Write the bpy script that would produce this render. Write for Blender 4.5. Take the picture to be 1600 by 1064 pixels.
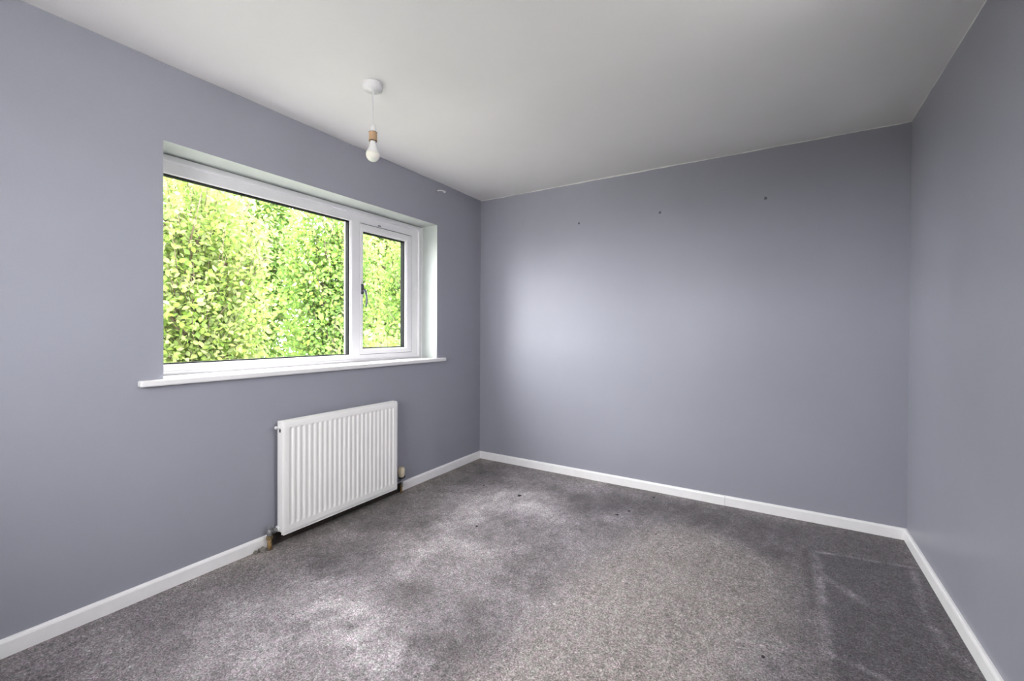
import bpy, bmesh, math, random
import numpy as np
from mathutils import Vector, Matrix

# ------------------------------------------------------------------ scene, camera, light
scene = bpy.context.scene
for o in list(bpy.data.objects):
    bpy.data.objects.remove(o)
COL = scene.collection
W, H = 3.0217, 2.40          # room width (back wall) and ceiling height
YR = -3.80                   # rear wall plane (behind the camera)

cam_d = bpy.data.cameras.new('camera')
cam = bpy.data.objects.new('camera', cam_d); COL.objects.link(cam)
FPX, YAW, PITCH, ROLL = 682.27, -0.551967, -0.0080395, 0.0047898
CAM = Vector((2.3965, -3.3236, 1.1930))
cam_d.sensor_fit = 'HORIZONTAL'; cam_d.sensor_width = 36.0
cam_d.lens = FPX / 1600 * 36.0
cam_d.shift_y = -10.31 / 1600
cam_d.clip_start = 0.02; cam_d.clip_end = 400
fw = Vector((math.sin(YAW) * math.cos(PITCH), math.cos(YAW) * math.cos(PITCH), math.sin(PITCH)))
r0 = Vector((math.cos(YAW), -math.sin(YAW), 0)); u0 = r0.cross(fw)
rt = math.cos(ROLL) * r0 + math.sin(ROLL) * u0
up = -math.sin(ROLL) * r0 + math.cos(ROLL) * u0
m3 = Matrix((rt, up, -fw)).transposed()
cam.matrix_world = Matrix.Translation(CAM) @ m3.to_4x4()
scene.camera = cam

SKY = 27.0
world = bpy.data.worlds.new('overcast_sky'); scene.world = world
world.use_nodes = True
bgn = world.node_tree.nodes['Background']
bgn.inputs['Color'].default_value = (0.985, 0.985, 1.0, 1)
bgn.inputs['Strength'].default_value = SKY

# window openings
WY0, WY1, WZ0, WZ1 = -2.462, -0.605, 0.962, 2.050       # in the left wall
REV = 0.165                                             # reveal depth to the frame
RY0, RY1, RZ0, RZ1 = -2.43, -1.84, 1.24, 2.20           # window added for fill light, in the right wall outside the view
QX0, QX1, QZ0, QZ1 = 0.70, 1.70, 1.00, 2.00             # another small one added for fill light, unseen in the rear wall

def portal(name, loc, rot, sx, sy):
    l = bpy.data.lights.new(name, 'AREA'); l.shape = 'RECTANGLE'; l.size = sx; l.size_y = sy
    l.energy = 1.0
    l.cycles.is_portal = True
    o = bpy.data.objects.new(name, l); COL.objects.link(o)
    o.location = loc; o.rotation_euler = rot
portal('window_portal', (-0.32, (WY0 + WY1) / 2, (WZ0 + WZ1) / 2), (0, math.radians(-90), 0), WZ1 - WZ0, WY1 - WY0)
portal('fill_window_right_portal', (W + 0.30, (RY0 + RY1) / 2, (RZ0 + RZ1) / 2), (0, math.radians(90), 0), RZ1 - RZ0, RY1 - RY0)
portal('fill_window_rear_portal', ((QX0 + QX1) / 2, YR - 0.30, (QZ0 + QZ1) / 2), (math.radians(90), 0, 0), QX1 - QX0, QZ1 - QZ0)

vs = scene.view_settings
scene.display_settings.display_device = 'sRGB'
vs.view_transform = 'Standard'; vs.look = 'None'; vs.gamma = 1.0; vs.use_curve_mapping = False
vs.exposure = 0.09

# ------------------------------------------------------------------ helpers
def link(name, me, parent=None, mats=()):
    o = bpy.data.objects.new(name, me); COL.objects.link(o)
    for m in mats:
        if m is not None and m.name not in [x.name for x in me.materials if x]:
            me.materials.append(m)
    if parent is not None:
        o.parent = parent
    return o

def tag(o, label=None, cat=None, group=None, kind=None):
    if label: o['label'] = label
    if cat: o['category'] = cat
    if group: o['group'] = group
    if kind: o['kind'] = kind
    return o

def empty(name, loc=(0, 0, 0)):
    o = bpy.data.objects.new(name, None); COL.objects.link(o); o.location = loc
    o.empty_display_size = 0.05
    return o

class MB:
    """collects shapes; build() links them as ONE mesh object"""
    def __init__(s): s.v = []; s.f = []; s.mi = []; s.sm = []
    def add(s, vs_, fs, mi=0, smooth=False):
        b = len(s.v); s.v += [tuple(p) for p in vs_]
        for f in fs:
            s.f.append([b + i for i in f]); s.mi.append(mi); s.sm.append(smooth)
    def quad(s, a, b, c, d, mi=0): s.add([a, b, c, d], [(0, 1, 2, 3)], mi)
    def box(s, x0, x1, y0, y1, z0, z1, bev=0.0, mi=0, seg=2):
        bm = bmesh.new()
        P = [(x, y, z) for x in (x0, x1) for y in (y0, y1) for z in (z0, z1)]
        V = [bm.verts.new(p) for p in P]
        for f in [(0, 1, 3, 2), (4, 6, 7, 5), (0, 4, 5, 1), (2, 3, 7, 6), (0, 2, 6, 4), (1, 5, 7, 3)]:
            bm.faces.new([V[i] for i in f])
        if bev > 0:
            bmesh.ops.bevel(bm, geom=list(bm.edges), offset=bev, segments=seg, profile=0.5, affect='EDGES')
        bmesh.ops.recalc_face_normals(bm, faces=bm.faces)
        bm.verts.index_update()
        s.add([v.co[:] for v in bm.verts], [[v.index for v in f.verts] for f in bm.faces], mi, False)
        bm.free()
    def lathe(s, prof, c=(0, 0, 0), axis='z', n=24, mi=0, smooth=True):
        """prof: list of (radius, height) along the axis"""
        vs_, fs = [], []
        for (r, h) in prof:
            for k in range(n):
                a = 2 * math.pi * k / n
                p = (r * math.cos(a), r * math.sin(a), h)
                if axis == 'y': p = (p[0], p[2], p[1])
                if axis == 'x': p = (p[2], p[0], p[1])
                vs_.append((p[0] + c[0], p[1] + c[1], p[2] + c[2]))
        for i in range(len(prof) - 1):
            for k in range(n):
                k2 = (k + 1) % n
                f = (i * n + k, i * n + k2, (i + 1) * n + k2, (i + 1) * n + k)
                fs.append(f if axis != 'y' else f[::-1])
        fs.append(tuple(range(n))[::-1] if axis != 'y' else tuple(range(n)))
        top = tuple((len(prof) - 1) * n + k for k in range(n))
        fs.append(top if axis != 'y' else top[::-1])
        s.add(vs_, fs, mi, smooth)
    def tube(s, pts, rad, n=10, mi=0):
        pts = [Vector(p) for p in pts]
        if not hasattr(rad, '__len__'): rad = [rad] * len(pts)
        vs_, fs = [], []
        ref = Vector((0.13, 0.31, 0.94))
        for i, p in enumerate(pts):
            t = (pts[min(i + 1, len(pts) - 1)] - pts[max(i - 1, 0)]).normalized()
            a = t.cross(ref)
            if a.length < 1e-3: a = t.cross(Vector((1, 0, 0)))
            a.normalize(); b = t.cross(a)
            for k in range(n):
                g = 2 * math.pi * k / n
                vs_.append(p + (a * math.cos(g) + b * math.sin(g)) * rad[i])
        for i in range(len(pts) - 1):
            for k in range(n):
                k2 = (k + 1) % n
                fs.append((i * n + k, (i + 1) * n + k, (i + 1) * n + k2, i * n + k2))
        fs.append(tuple(range(n))); fs.append(tuple((len(pts) - 1) * n + k for k in range(n))[::-1])
        s.add(vs_, fs, mi, True)
    def prism(s, prof, ax, a0, a1, mi=0):
        """closed 2-D profile swept straight along axis ax ('x' or 'y') from a0 to a1; prof = (across, z)"""
        n = len(prof); vs_ = []
        for a in (a0, a1):
            for (q, z) in prof:
                vs_.append((a, q, z) if ax == 'x' else (q, a, z))
        fs = [(i, (i + 1) % n, n + (i + 1) % n, n + i) for i in range(n)]
        fs += [tuple(range(n))[::-1], tuple(range(n, 2 * n))]
        s.add(vs_, fs, mi)
    def frame(s, prof, y0, y1, z0, z1, mi=0):
        """mitred frame in the y-z plane. prof: closed list of (inset from the outer edge, x)"""
        n = len(prof); vs_ = []
        for (sy, sz) in ((0, 0), (1, 0), (1, 1), (0, 1)):
            for (i, x) in prof:
                vs_.append((x, (y1 - i) if sy else (y0 + i), (z1 - i) if sz else (z0 + i)))
        fs = []
        for c in range(4):
            d = (c + 1) % 4
            for k in range(n):
                k2 = (k + 1) % n
                fs.append((c * n + k, d * n + k, d * n + k2, c * n + k2))
        s.add(vs_, fs, mi)
    def build(s, name, mat, parent=None, recalc=True):
        me = bpy.data.meshes.new(name)
        me.from_pydata(s.v, [], s.f)
        me.polygons.foreach_set('material_index', s.mi)
        me.polygons.foreach_set('use_smooth', s.sm)
        mats = mat if isinstance(mat, (list, tuple)) else [mat]
        for m in mats: me.materials.append(m)
        if recalc:
            bm = bmesh.new(); bm.from_mesh(me)
            bmesh.ops.recalc_face_normals(bm, faces=bm.faces)
            bm.to_mesh(me); bm.free()
        me.update()
        o = bpy.data.objects.new(name, me); COL.objects.link(o)
        if parent is not None: o.parent = parent
        return o

def at(parent, o):
    """parent o to an Empty that stands away from the origin, keeping world coordinates"""
    o.parent = parent
    o.location = Vector(o.location) - Vector(parent.location)
    return o

# ------------------------------------------------------------------ materials
def new_mat(name):
    m = bpy.data.materials.new(name); m.use_nodes = True
    return m, m.node_tree, m.node_tree.nodes['Principled BSDF']

def nd(nt, t, **kw):
    n = nt.nodes.new(t)
    for k, v in kw.items(): setattr(n, k, v)
    return n

def noise(nt, scale, detail=3.0, rough=0.55, vec=None):
    n = nd(nt, 'ShaderNodeTexNoise'); n.inputs['Scale'].default_value = scale
    n.inputs['Detail'].default_value = detail; n.inputs['Roughness'].default_value = rough
    if vec is not None: nt.links.new(vec, n.inputs['Vector'])
    return n

def ramp(nt, fac, stops):
    r = nd(nt, 'ShaderNodeValToRGB'); e = r.color_ramp.elements
    while len(e) < len(stops): e.new(0.5)
    for i, (p, c) in enumerate(stops):
        e[i].position = p; e[i].color = (*c, 1) if len(c) == 3 else c
    nt.links.new(fac, r.inputs['Fac'])
    return r

def mixc(nt, fac, a, b, blend='MIX'):
    m = nd(nt, 'ShaderNodeMix', data_type='RGBA', blend_type=blend)
    if hasattr(fac, 'links'): nt.links.new(fac, m.inputs[0])
    else: m.inputs[0].default_value = fac
    for v, i in ((a, 6), (b, 7)):
        if hasattr(v, 'links'): nt.links.new(v, m.inputs[i])
        else: m.inputs[i].default_value = (*v, 1)
    return m.outputs[2]

def math_n(nt, op, a, b=None, clamp=False):
    m = nd(nt, 'ShaderNodeMath', operation=op); m.use_clamp = clamp
    for v, i in ((a, 0), (b, 1)):
        if v is None: continue
        if hasattr(v, 'links'): nt.links.new(v, m.inputs[i])
        else: m.inputs[i].default_value = v
    return m.outputs[0]

def coords(nt):
    return nd(nt, 'ShaderNodeTexCoord').outputs['Object']

def bump(nt, bsdf, h, strength, dist):
    b = nd(nt, 'ShaderNodeBump'); b.inputs['Strength'].default_value = strength
    b.inputs['Distance'].default_value = dist
    nt.links.new(h, b.inputs['Height']); nt.links.new(b.outputs[0], bsdf.inputs['Normal'])

def simple(name, col, rough=0.5, metal=0.0, var=0.04, vscale=30, bscale=0, bstr=0.1, spec=0.5):
    m, nt, b = new_mat(name)
    v = coords(nt)
    n = noise(nt, vscale, 4, 0.6, v)
    lo = tuple(max(0, c * (1 - var)) for c in col); hi = tuple(min(1, c * (1 + var)) for c in col)
    r = ramp(nt, n.outputs['Fac'], [(0.3, lo), (0.7, hi)])
    nt.links.new(r.outputs[0], b.inputs['Base Color'])
    b.inputs['Roughness'].default_value = rough; b.inputs['Metallic'].default_value = metal
    b.inputs['Specular IOR Level'].default_value = spec
    if bscale:
        bump(nt, b, noise(nt, bscale, 3, 0.6, v).outputs['Fac'], bstr, 0.002)
    return m

WALL = (0.315, 0.316, 0.367)
def wall_material(name, edge=0.0, matt=False):
    """grey-blue emulsion; edge = how far ceiling white strays onto the top of the wall (metres)"""
    m, nt, b = new_mat(name)
    v = coords(nt)
    big = noise(nt, 1.3, 4, 0.6, v)
    c = ramp(nt, big.outputs['Fac'], [(0.3, tuple(x * 0.965 for x in WALL)), (0.7, tuple(x * 1.03 for x in WALL))]).outputs[0]
    fine = noise(nt, 260, 2, 0.6, v)
    c = mixc(nt, 0.10, c, ramp(nt, fine.outputs['Fac'], [(0.35, tuple(x * 0.8 for x in WALL)), (0.65, tuple(x * 1.2 for x in WALL))]).outputs[0])
    if edge > 0:
        sx = nd(nt, 'ShaderNodeSeparateXYZ'); nt.links.new(v, sx.inputs[0])
        wob = noise(nt, 9, 3, 0.6, v)
        lim = math_n(nt, 'ADD', sx.outputs['Z'], math_n(nt, 'MULTIPLY', wob.outputs['Fac'], edge * 2.2))
        f = math_n(nt, 'GREATER_THAN', lim, H)
        c = mixc(nt, f, c, (0.74, 0.74, 0.72))
    nt.links.new(c, b.inputs['Base Color'])
    rr = ramp(nt, noise(nt, 2.2, 3, 0.6, v).outputs['Fac'], [(0.3, (0.62,) * 3), (0.7, (0.70,) * 3)] if matt else [(0.3, (0.345,) * 3), (0.7, (0.37,) * 3)])
    nt.links.new(rr.outputs[0], b.inputs['Roughness'])
    b.inputs['Specular IOR Level'].default_value = 0.15
    h = mixc(nt, 0.35, noise(nt, 190, 3, 0.55, v).outputs['Fac'], noise(nt, 6, 3, 0.5, v).outputs['Fac'])
    bump(nt, b, h, 0.10, 0.002)
    return m

M = {}
M['wall'] = wall_material('wall_paint_blue_grey_matt', matt=True)
M['wall_edge'] = wall_material('wall_paint_blue_grey_cut_in', 0.0055)
M['reveal'] = simple('reveal_paint', (0.47, 0.50, 0.485), 0.55, var=0.03, vscale=8, bscale=160, bstr=0.1)
M['ceiling'] = simple('ceiling_emulsion', (0.80, 0.78, 0.775), 0.85, var=0.02, vscale=2, bscale=120, bstr=0.12, spec=0.2)
M['gloss'] = simple('white_gloss_paint', (0.90, 0.875, 0.885), 0.32, var=0.03, vscale=14, bscale=22, bstr=0.06)
M['sill'] = simple('sill_gloss_paint', (0.80, 0.775, 0.785), 0.30, var=0.04, vscale=9, bscale=22, bstr=0.06)
M['pvc'] = simple('white_pvc', (0.78, 0.76, 0.785), 0.30, var=0.02, vscale=10)
M['gasket'] = simple('dark_rubber_gasket', (0.014, 0.015, 0.015), 0.8, var=0.15, vscale=40, spec=0.05)
M['brick'] = simple('outer_render', (0.48, 0.40, 0.34), 0.9, var=0.1, vscale=20, bscale=80, bstr=0.3)
M['radiator'] = simple('radiator_enamel', (0.905, 0.88, 0.87), 0.34, var=0.015, vscale=12)
M['plastic_white'] = simple('white_plastic', (0.80, 0.79, 0.80), 0.35, var=0.02)
M['yellowed'] = simple('yellowed_plastic', (0.70, 0.60, 0.45), 0.45, var=0.12, vscale=70)
M['black'] = simple('black_plastic', (0.018, 0.018, 0.02), 0.45, var=0.2)
M['chrome'] = simple('dull_chrome', (0.42, 0.42, 0.44), 0.32, 1.0, var=0.2, vscale=60)
M['brass'] = simple('tarnished_brass', (0.32, 0.24, 0.12), 0.45, 0.8, var=0.45, vscale=90, bscale=200, bstr=0.5)
M['copper'] = simple('stained_copper', (0.30, 0.19, 0.085), 0.6, 0.35, var=0.55, vscale=80)
M['ring'] = simple('copper_coloured_band', (0.50, 0.33, 0.20), 0.35, 0.55, var=0.06, vscale=50)
M['ring_dark'] = simple('band_rim', (0.16, 0.10, 0.06), 0.4, 0.5, var=0.1)
M['handle'] = simple('graphite_handle', (0.085, 0.085, 0.105), 0.28, 0.75, var=0.15, vscale=60)
M['steel'] = simple('grey_steel', (0.26, 0.255, 0.26), 0.5, 0.6, var=0.3, vscale=120)
M['dark_hole'] = simple('wall_plug_grey', (0.13, 0.13, 0.14), 0.8, var=0.3, vscale=200)
M['crumb'] = simple('dark_crumb', (0.035, 0.03, 0.03), 0.9, var=0.3, vscale=200)
M['shade_strip'] = simple('radiator_gap_shade', (0.035, 0.026, 0.022), 0.85, var=0.4, vscale=40)
M['plaster'] = simple('broken_plaster', (0.20, 0.18, 0.16), 0.95, var=0.5, vscale=120, bscale=300, bstr=0.6)
M['bark'] = simple('tree_bark', (0.055, 0.038, 0.024), 0.9, var=0.3, vscale=25, bscale=60, bstr=0.6)
M['bounce_ground'] = simple('pale_bounce_ground', (0.66, 0.65, 0.63), 0.9, var=0.08, vscale=3, bscale=40, bstr=0.3)
M['grass'] = simple('dark_gravel', (0.125, 0.125, 0.10), 0.95, var=0.15, vscale=6, bscale=30, bstr=0.6)

# glass: thin pane that lets light through and reflects a little
def glass():
    m, nt, b = new_mat('window_glass'); nt.nodes.remove(b)
    out = nt.nodes['Material Output']
    tr = nd(nt, 'ShaderNodeBsdfTransparent'); tr.inputs['Color'].default_value = (0.965, 0.975, 0.965, 1)
    gl = nd(nt, 'ShaderNodeBsdfGlossy'); gl.inputs['Roughness'].default_value = 0.01
    # same reflectance from both faces of the sheet (no total reflection at the far face)
    fr = nd(nt, 'ShaderNodeFresnel'); geo = nd(nt, 'ShaderNodeNewGeometry')
    ior = math_n(nt, 'ADD', math_n(nt, 'MULTIPLY', geo.outputs['Backfacing'], 1 / 1.35 - 1.35), 1.35)
    nt.links.new(ior, fr.inputs['IOR'])
    mx = nd(nt, 'ShaderNodeMixShader')
    nt.links.new(fr.outputs[0], mx.inputs[0]); nt.links.new(tr.outputs[0], mx.inputs[1]); nt.links.new(gl.outputs[0], mx.inputs[2])
    nt.links.new(mx.outputs[0], out.inputs['Surface'])
    return m
M['glass'] = glass()

def frosted():
    m, nt, b = new_mat('frosted_bulb_dome')
    v = coords(nt)
    r = ramp(nt, noise(nt, 40, 2, 0.5, v).outputs['Fac'], [(0.3, (0.82, 0.80, 0.74)), (0.7, (0.87, 0.85, 0.79))])
    nt.links.new(r.outputs[0], b.inputs['Base Color'])
    b.inputs['Roughness'].default_value = 0.25
    b.inputs['Subsurface Weight'].default_value = 0.15
    b.inputs['Subsurface Scale'].default_value = 0.02
    return m
M['bulb'] = frosted()

def leaf_material(name, stops, trans=0.5):
    m, nt, b = new_mat(name); nt.nodes.remove(b)
    out = nt.nodes['Material Output']
    at_ = nd(nt, 'ShaderNodeAttribute', attribute_name='leaf_tone')
    oi = nd(nt, 'ShaderNodeObjectInfo')
    t = math_n(nt, 'FRACT', math_n(nt, 'ADD', at_.outputs['Fac'], oi.outputs['Random']))
    r = ramp(nt, t, stops)
    vein = noise(nt, 30, 2, 0.5, coords(nt))
    c = mixc(nt, 0.15, r.outputs[0], ramp(nt, vein.outputs['Fac'], [(0.35, (0.05, 0.09, 0.02)), (0.65, (0.26, 0.30, 0.12))]).outputs[0])
    d = nd(nt, 'ShaderNodeBsdfDiffuse'); tl = nd(nt, 'ShaderNodeBsdfTranslucent')
    g = nd(nt, 'ShaderNodeBsdfGlossy'); g.inputs['Roughness'].default_value = 0.42
    nt.links.new(c, d.inputs['Color']); nt.links.new(c, tl.inputs['Color'])
    mx = nd(nt, 'ShaderNodeMixShader'); mx.inputs[0].default_value = trans
    nt.links.new(d.outputs[0], mx.inputs[1]); nt.links.new(tl.outputs[0], mx.inputs[2])
    m2 = nd(nt, 'ShaderNodeMixShader'); m2.inputs[0].default_value = 0.004
    nt.links.new(mx.outputs[0], m2.inputs[1]); nt.links.new(g.outputs[0], m2.inputs[2])
    nt.links.new(m2.outputs[0], out.inputs['Surface'])
    return m
LEAF_K = 0.38      # real leaves reflect and pass about a quarter of the light each
def dim(stops, k): return [(p, (c[0] * k * 0.92, c[1] * k * 1.05, c[2] * k * 0.68)) for p, c in stops]
LEAFY = [(0.0, (0.60, 0.72, 0.22)), (0.25, (0.46, 0.68, 0.16)), (0.5, (0.66, 0.72, 0.30)), (0.72, (0.80, 0.80, 0.62)), (0.85, (0.52, 0.70, 0.26)), (1.0, (0.36, 0.58, 0.20))]
LEAFG = [(0.0, (0.42, 0.66, 0.18)), (0.25, (0.56, 0.72, 0.20)), (0.5, (0.34, 0.58, 0.22)), (0.72, (0.70, 0.78, 0.50)), (0.85, (0.46, 0.68, 0.24)), (1.0, (0.36, 0.60, 0.24))]
M['leaf_yellow'] = leaf_material('leaf_yellow_green', dim(LEAFY, LEAF_K), 0.62)
M['leaf_green'] = leaf_material('leaf_fresh_green', dim(LEAFG, LEAF_K), 0.52)

# ------------------------------------------------------------------ carpet wear (stains and pile marks with their own shapes)
RNG = np.random.default_rng(7)
def vnoise(x, y, scale, seed, octaves=4):
    out = np.zeros_like(x); amp = 1.0; tot = 0
    g = np.random.default_rng(seed)
    for o in range(octaves):
        tab = g.random((64, 64))
        xs, ys = x * scale, y * scale
        xi, yi = np.floor(xs).astype(int), np.floor(ys).astype(int)
        fx, fy = xs - xi, ys - yi
        fx = fx * fx * (3 - 2 * fx); fy = fy * fy * (3 - 2 * fy)
        a = tab[xi % 64, yi % 64]; b = tab[(xi + 1) % 64, yi % 64]
        c = tab[xi % 64, (yi + 1) % 64]; d = tab[(xi + 1) % 64, (yi + 1) % 64]
        out += amp * ((a * (1 - fx) + b * fx) * (1 - fy) + (c * (1 - fx) + d * fx) * fy)
        tot += amp; amp *= 0.55; scale *= 2.07
    return out / tot

def seg_dist(x, y, pts):
    best = np.full_like(x, 1e9)
    for (ax, ay), (bx, by) in zip(pts[:-1], pts[1:]):
        dx, dy = bx - ax, by - ay
        t = np.clip(((x - ax) * dx + (y - ay) * dy) / (dx * dx + dy * dy), 0, 1)
        best = np.minimum(best, np.hypot(x - ax - t * dx, y - ay - t * dy))
    return best

def in_poly(x, y, pts):
    r = np.zeros(x.shape, bool); n = len(pts)
    for i in range(n):
        (x1, y1), (x2, y2) = pts[i], pts[(i + 1) % n]
        c = ((y1 > y) != (y2 > y)) & (x < (x2 - x1) * (y - y1) / (y2 - y1 + 1e-12) + x1)
        r ^= c
    return r

def poly_soft(x, y, pts, soft):
    d = seg_dist(x, y, list(pts) + [pts[0]])
    s = np.where(in_poly(x, y, pts), d, -d)
    return np.clip(0.5 + s / (2 * soft), 0, 1)

def carpet_fields(X, Y):
    wx = X + 0.16 * (vnoise(X, Y, 3.2, 11) - 0.5) + 0.05 * (vnoise(X, Y, 14, 12) - 0.5)
    wy = Y + 0.16 * (vnoise(X, Y, 3.2, 13) - 0.5) + 0.05 * (vnoise(X, Y, 14, 14) - 0.5)
    tone = 0.46 + 0.30 * (vnoise(X + 5, Y, 2.3, 21, 5) - 0.5) + 0.34 * (vnoise(X, Y + 3, 7.5, 22, 4) - 0.5)
    warm = 0.35 + 0.25 * (vnoise(X, Y, 2.0, 23, 3) - 0.5)
    def blob(cx, cy, rx, ry, amt, rot=0.0):
        c, s = math.cos(rot), math.sin(rot)
        dx, dy = wx - cx, wy - cy
        e = ((dx * c + dy * s) / rx) ** 2 + ((-dx * s + dy * c) / ry) ** 2
        return amt * np.exp(-e * 1.2)
    # pale trodden blotches and darker ones, also along the radiator and in the corner
    streak = np.clip(vnoise(X * 1.2 + Y * 0.4, Y * 0.7 - X, 9.0, 31, 4) * 2.2 - 0.6, 0, 1)
    for a in [(0.78, -0.66, 0.26, 0.20, 0.30), (0.95, -0.82, 0.25, 0.10, 0.16), (0.72, -1.10, 0.12, 0.32, 0.24), (0.76, -1.66, 0.12, 0.24, 0.20),
              (0.98, -1.45, 0.16, 0.12, 0.14), (0.98, -2.16, 0.24, 0.16, 0.28), (0.62, -2.30, 0.28, 0.22, 0.18),
              (1.22, -2.22, 0.2, 0.14, 0.12), (0.50, -0.95, 0.15, 0.2, 0.08)]:
        tone += blob(*a) * (0.30 + 1.25 * streak)
    for a in [(0.33, -1.44, 0.12, 0.11, -0.20), (0.54, -1.32, 0.10, 0.17, -0.18), (0.46, -1.92, 0.16, 0.15, -0.20),
              (0.92, -1.88, 0.26, 0.14, -0.14), (1.34, -1.50, 0.15, 0.5, -0.12), (1.40, -2.05, 0.16, 0.2, -0.16),
              (0.10, -1.5, 0.14, 0.55, -0.16), (0.30, -0.35, 0.4, 0.3, -0.08), (1.05, -1.0, 0.25, 0.3, -0.10)]:
        tone += blob(*a)
    warm += 0.75 * np.exp(-np.clip(X - 0.02, 0, 9) / 0.16) * np.clip((Y + 2.5) / 0.5, 0, 1)
    # pale beige worn area in the middle of the room
    beige = poly_soft(wx, wy, [(1.44, -2.3), (1.52, -1.94), (1.54, -1.66), (1.56, -1.36), (1.64, -1.02), (1.68, -0.70),
                               (1.86, -0.52), (2.08, -0.53), (2.30, -0.64), (2.40, -0.81), (2.40, -1.12), (2.32, -1.52), (2.2, -2.6)], 0.10)
    tone += beige * (0.56 - tone) * 0.85 + beige * 0.10 * (vnoise(X, Y, 5, 41, 3) - 0.4)
    warm += beige * 0.45
    # brown margin along the back wall, then a dark band
    marg = np.clip(1 - (-Y) / 0.14, 0, 1)
    dark = poly_soft(wx, wy, [(0.9, -0.33), (1.38, -0.20), (1.96, -0.10), (2.30, -0.30), (2.16, -0.46), (2.05, -0.49), (1.86, -0.45), (1.63, -0.50), (1.26, -0.66)], 0.10)
    dark = np.maximum(dark, 0.85 * poly_soft(wx, wy, [(1.90, -0.12), (2.5, -0.12), (3.02, -0.05), (3.02, -0.45), (2.55, -0.62), (2.40, -0.70), (2.15, -0.50)], 0.08))
    tone += dark * (0.10 - tone) * 0.80 + dark * 0.35 * (streak - 0.4) * 0.5
    warm += marg * 0.3 - dark * 0.12
    # where a piece of furniture stood by the right wall: dark clean pile with a pale outline
    rect = poly_soft(X + 0.02 * (wx - X), Y + 0.02 * (wy - Y), [(2.545, -0.44), (3.02, -0.37), (3.02, -1.9), (2.58, -1.9)], 0.012)
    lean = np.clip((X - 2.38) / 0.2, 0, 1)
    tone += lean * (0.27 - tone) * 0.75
    tone += rect * (0.13 - tone) * 0.70
    warm += rect * (0.05 - warm) * 0.9
    nz = 0.35 + 0.9 * np.clip(vnoise(X, Y, 16, 51, 3) * 2 - 0.5, 0, 1)
    def line(pts, w, amt):
        return amt * np.exp(-(seg_dist(X + 0.1 * (wx - X), Y + 0.1 * (wy - Y), pts) / w) ** 2) * nz
    tone += line([(2.56, -0.44), (2.75, -0.41), (3.0, -0.37)], 0.012, 0.36)
    tone += line([(2.565, -0.46), (2.565, -0.86), (2.56, -1.22), (2.56, -1.33)], 0.022, 0.34)
    tone += line([(2.62, -0.74), (2.67, -0.83), (2.73, -0.89)], 0.03, 0.30)
    tone += line([(2.56, -1.33), (2.66, -1.35), (2.76, -1.40)], 0.018, 0.28)
    tone += line([(2.97, -0.42), (2.93, -0.83), (2.94, -1.05), (3.0, -1.16)], 0.02, 0.26)
    tone += line([(2.52, -0.46), (2.52, -0.85), (2.53, -1.05)], 0.016, -0.20)
    tone += line([(0.13, -3.2), (0.145, -2.92), (0.12, -2.76)], 0.008, -0.22)
    return np.clip(tone, 0.02, 1), np.clip(warm, 0, 1)

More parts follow.
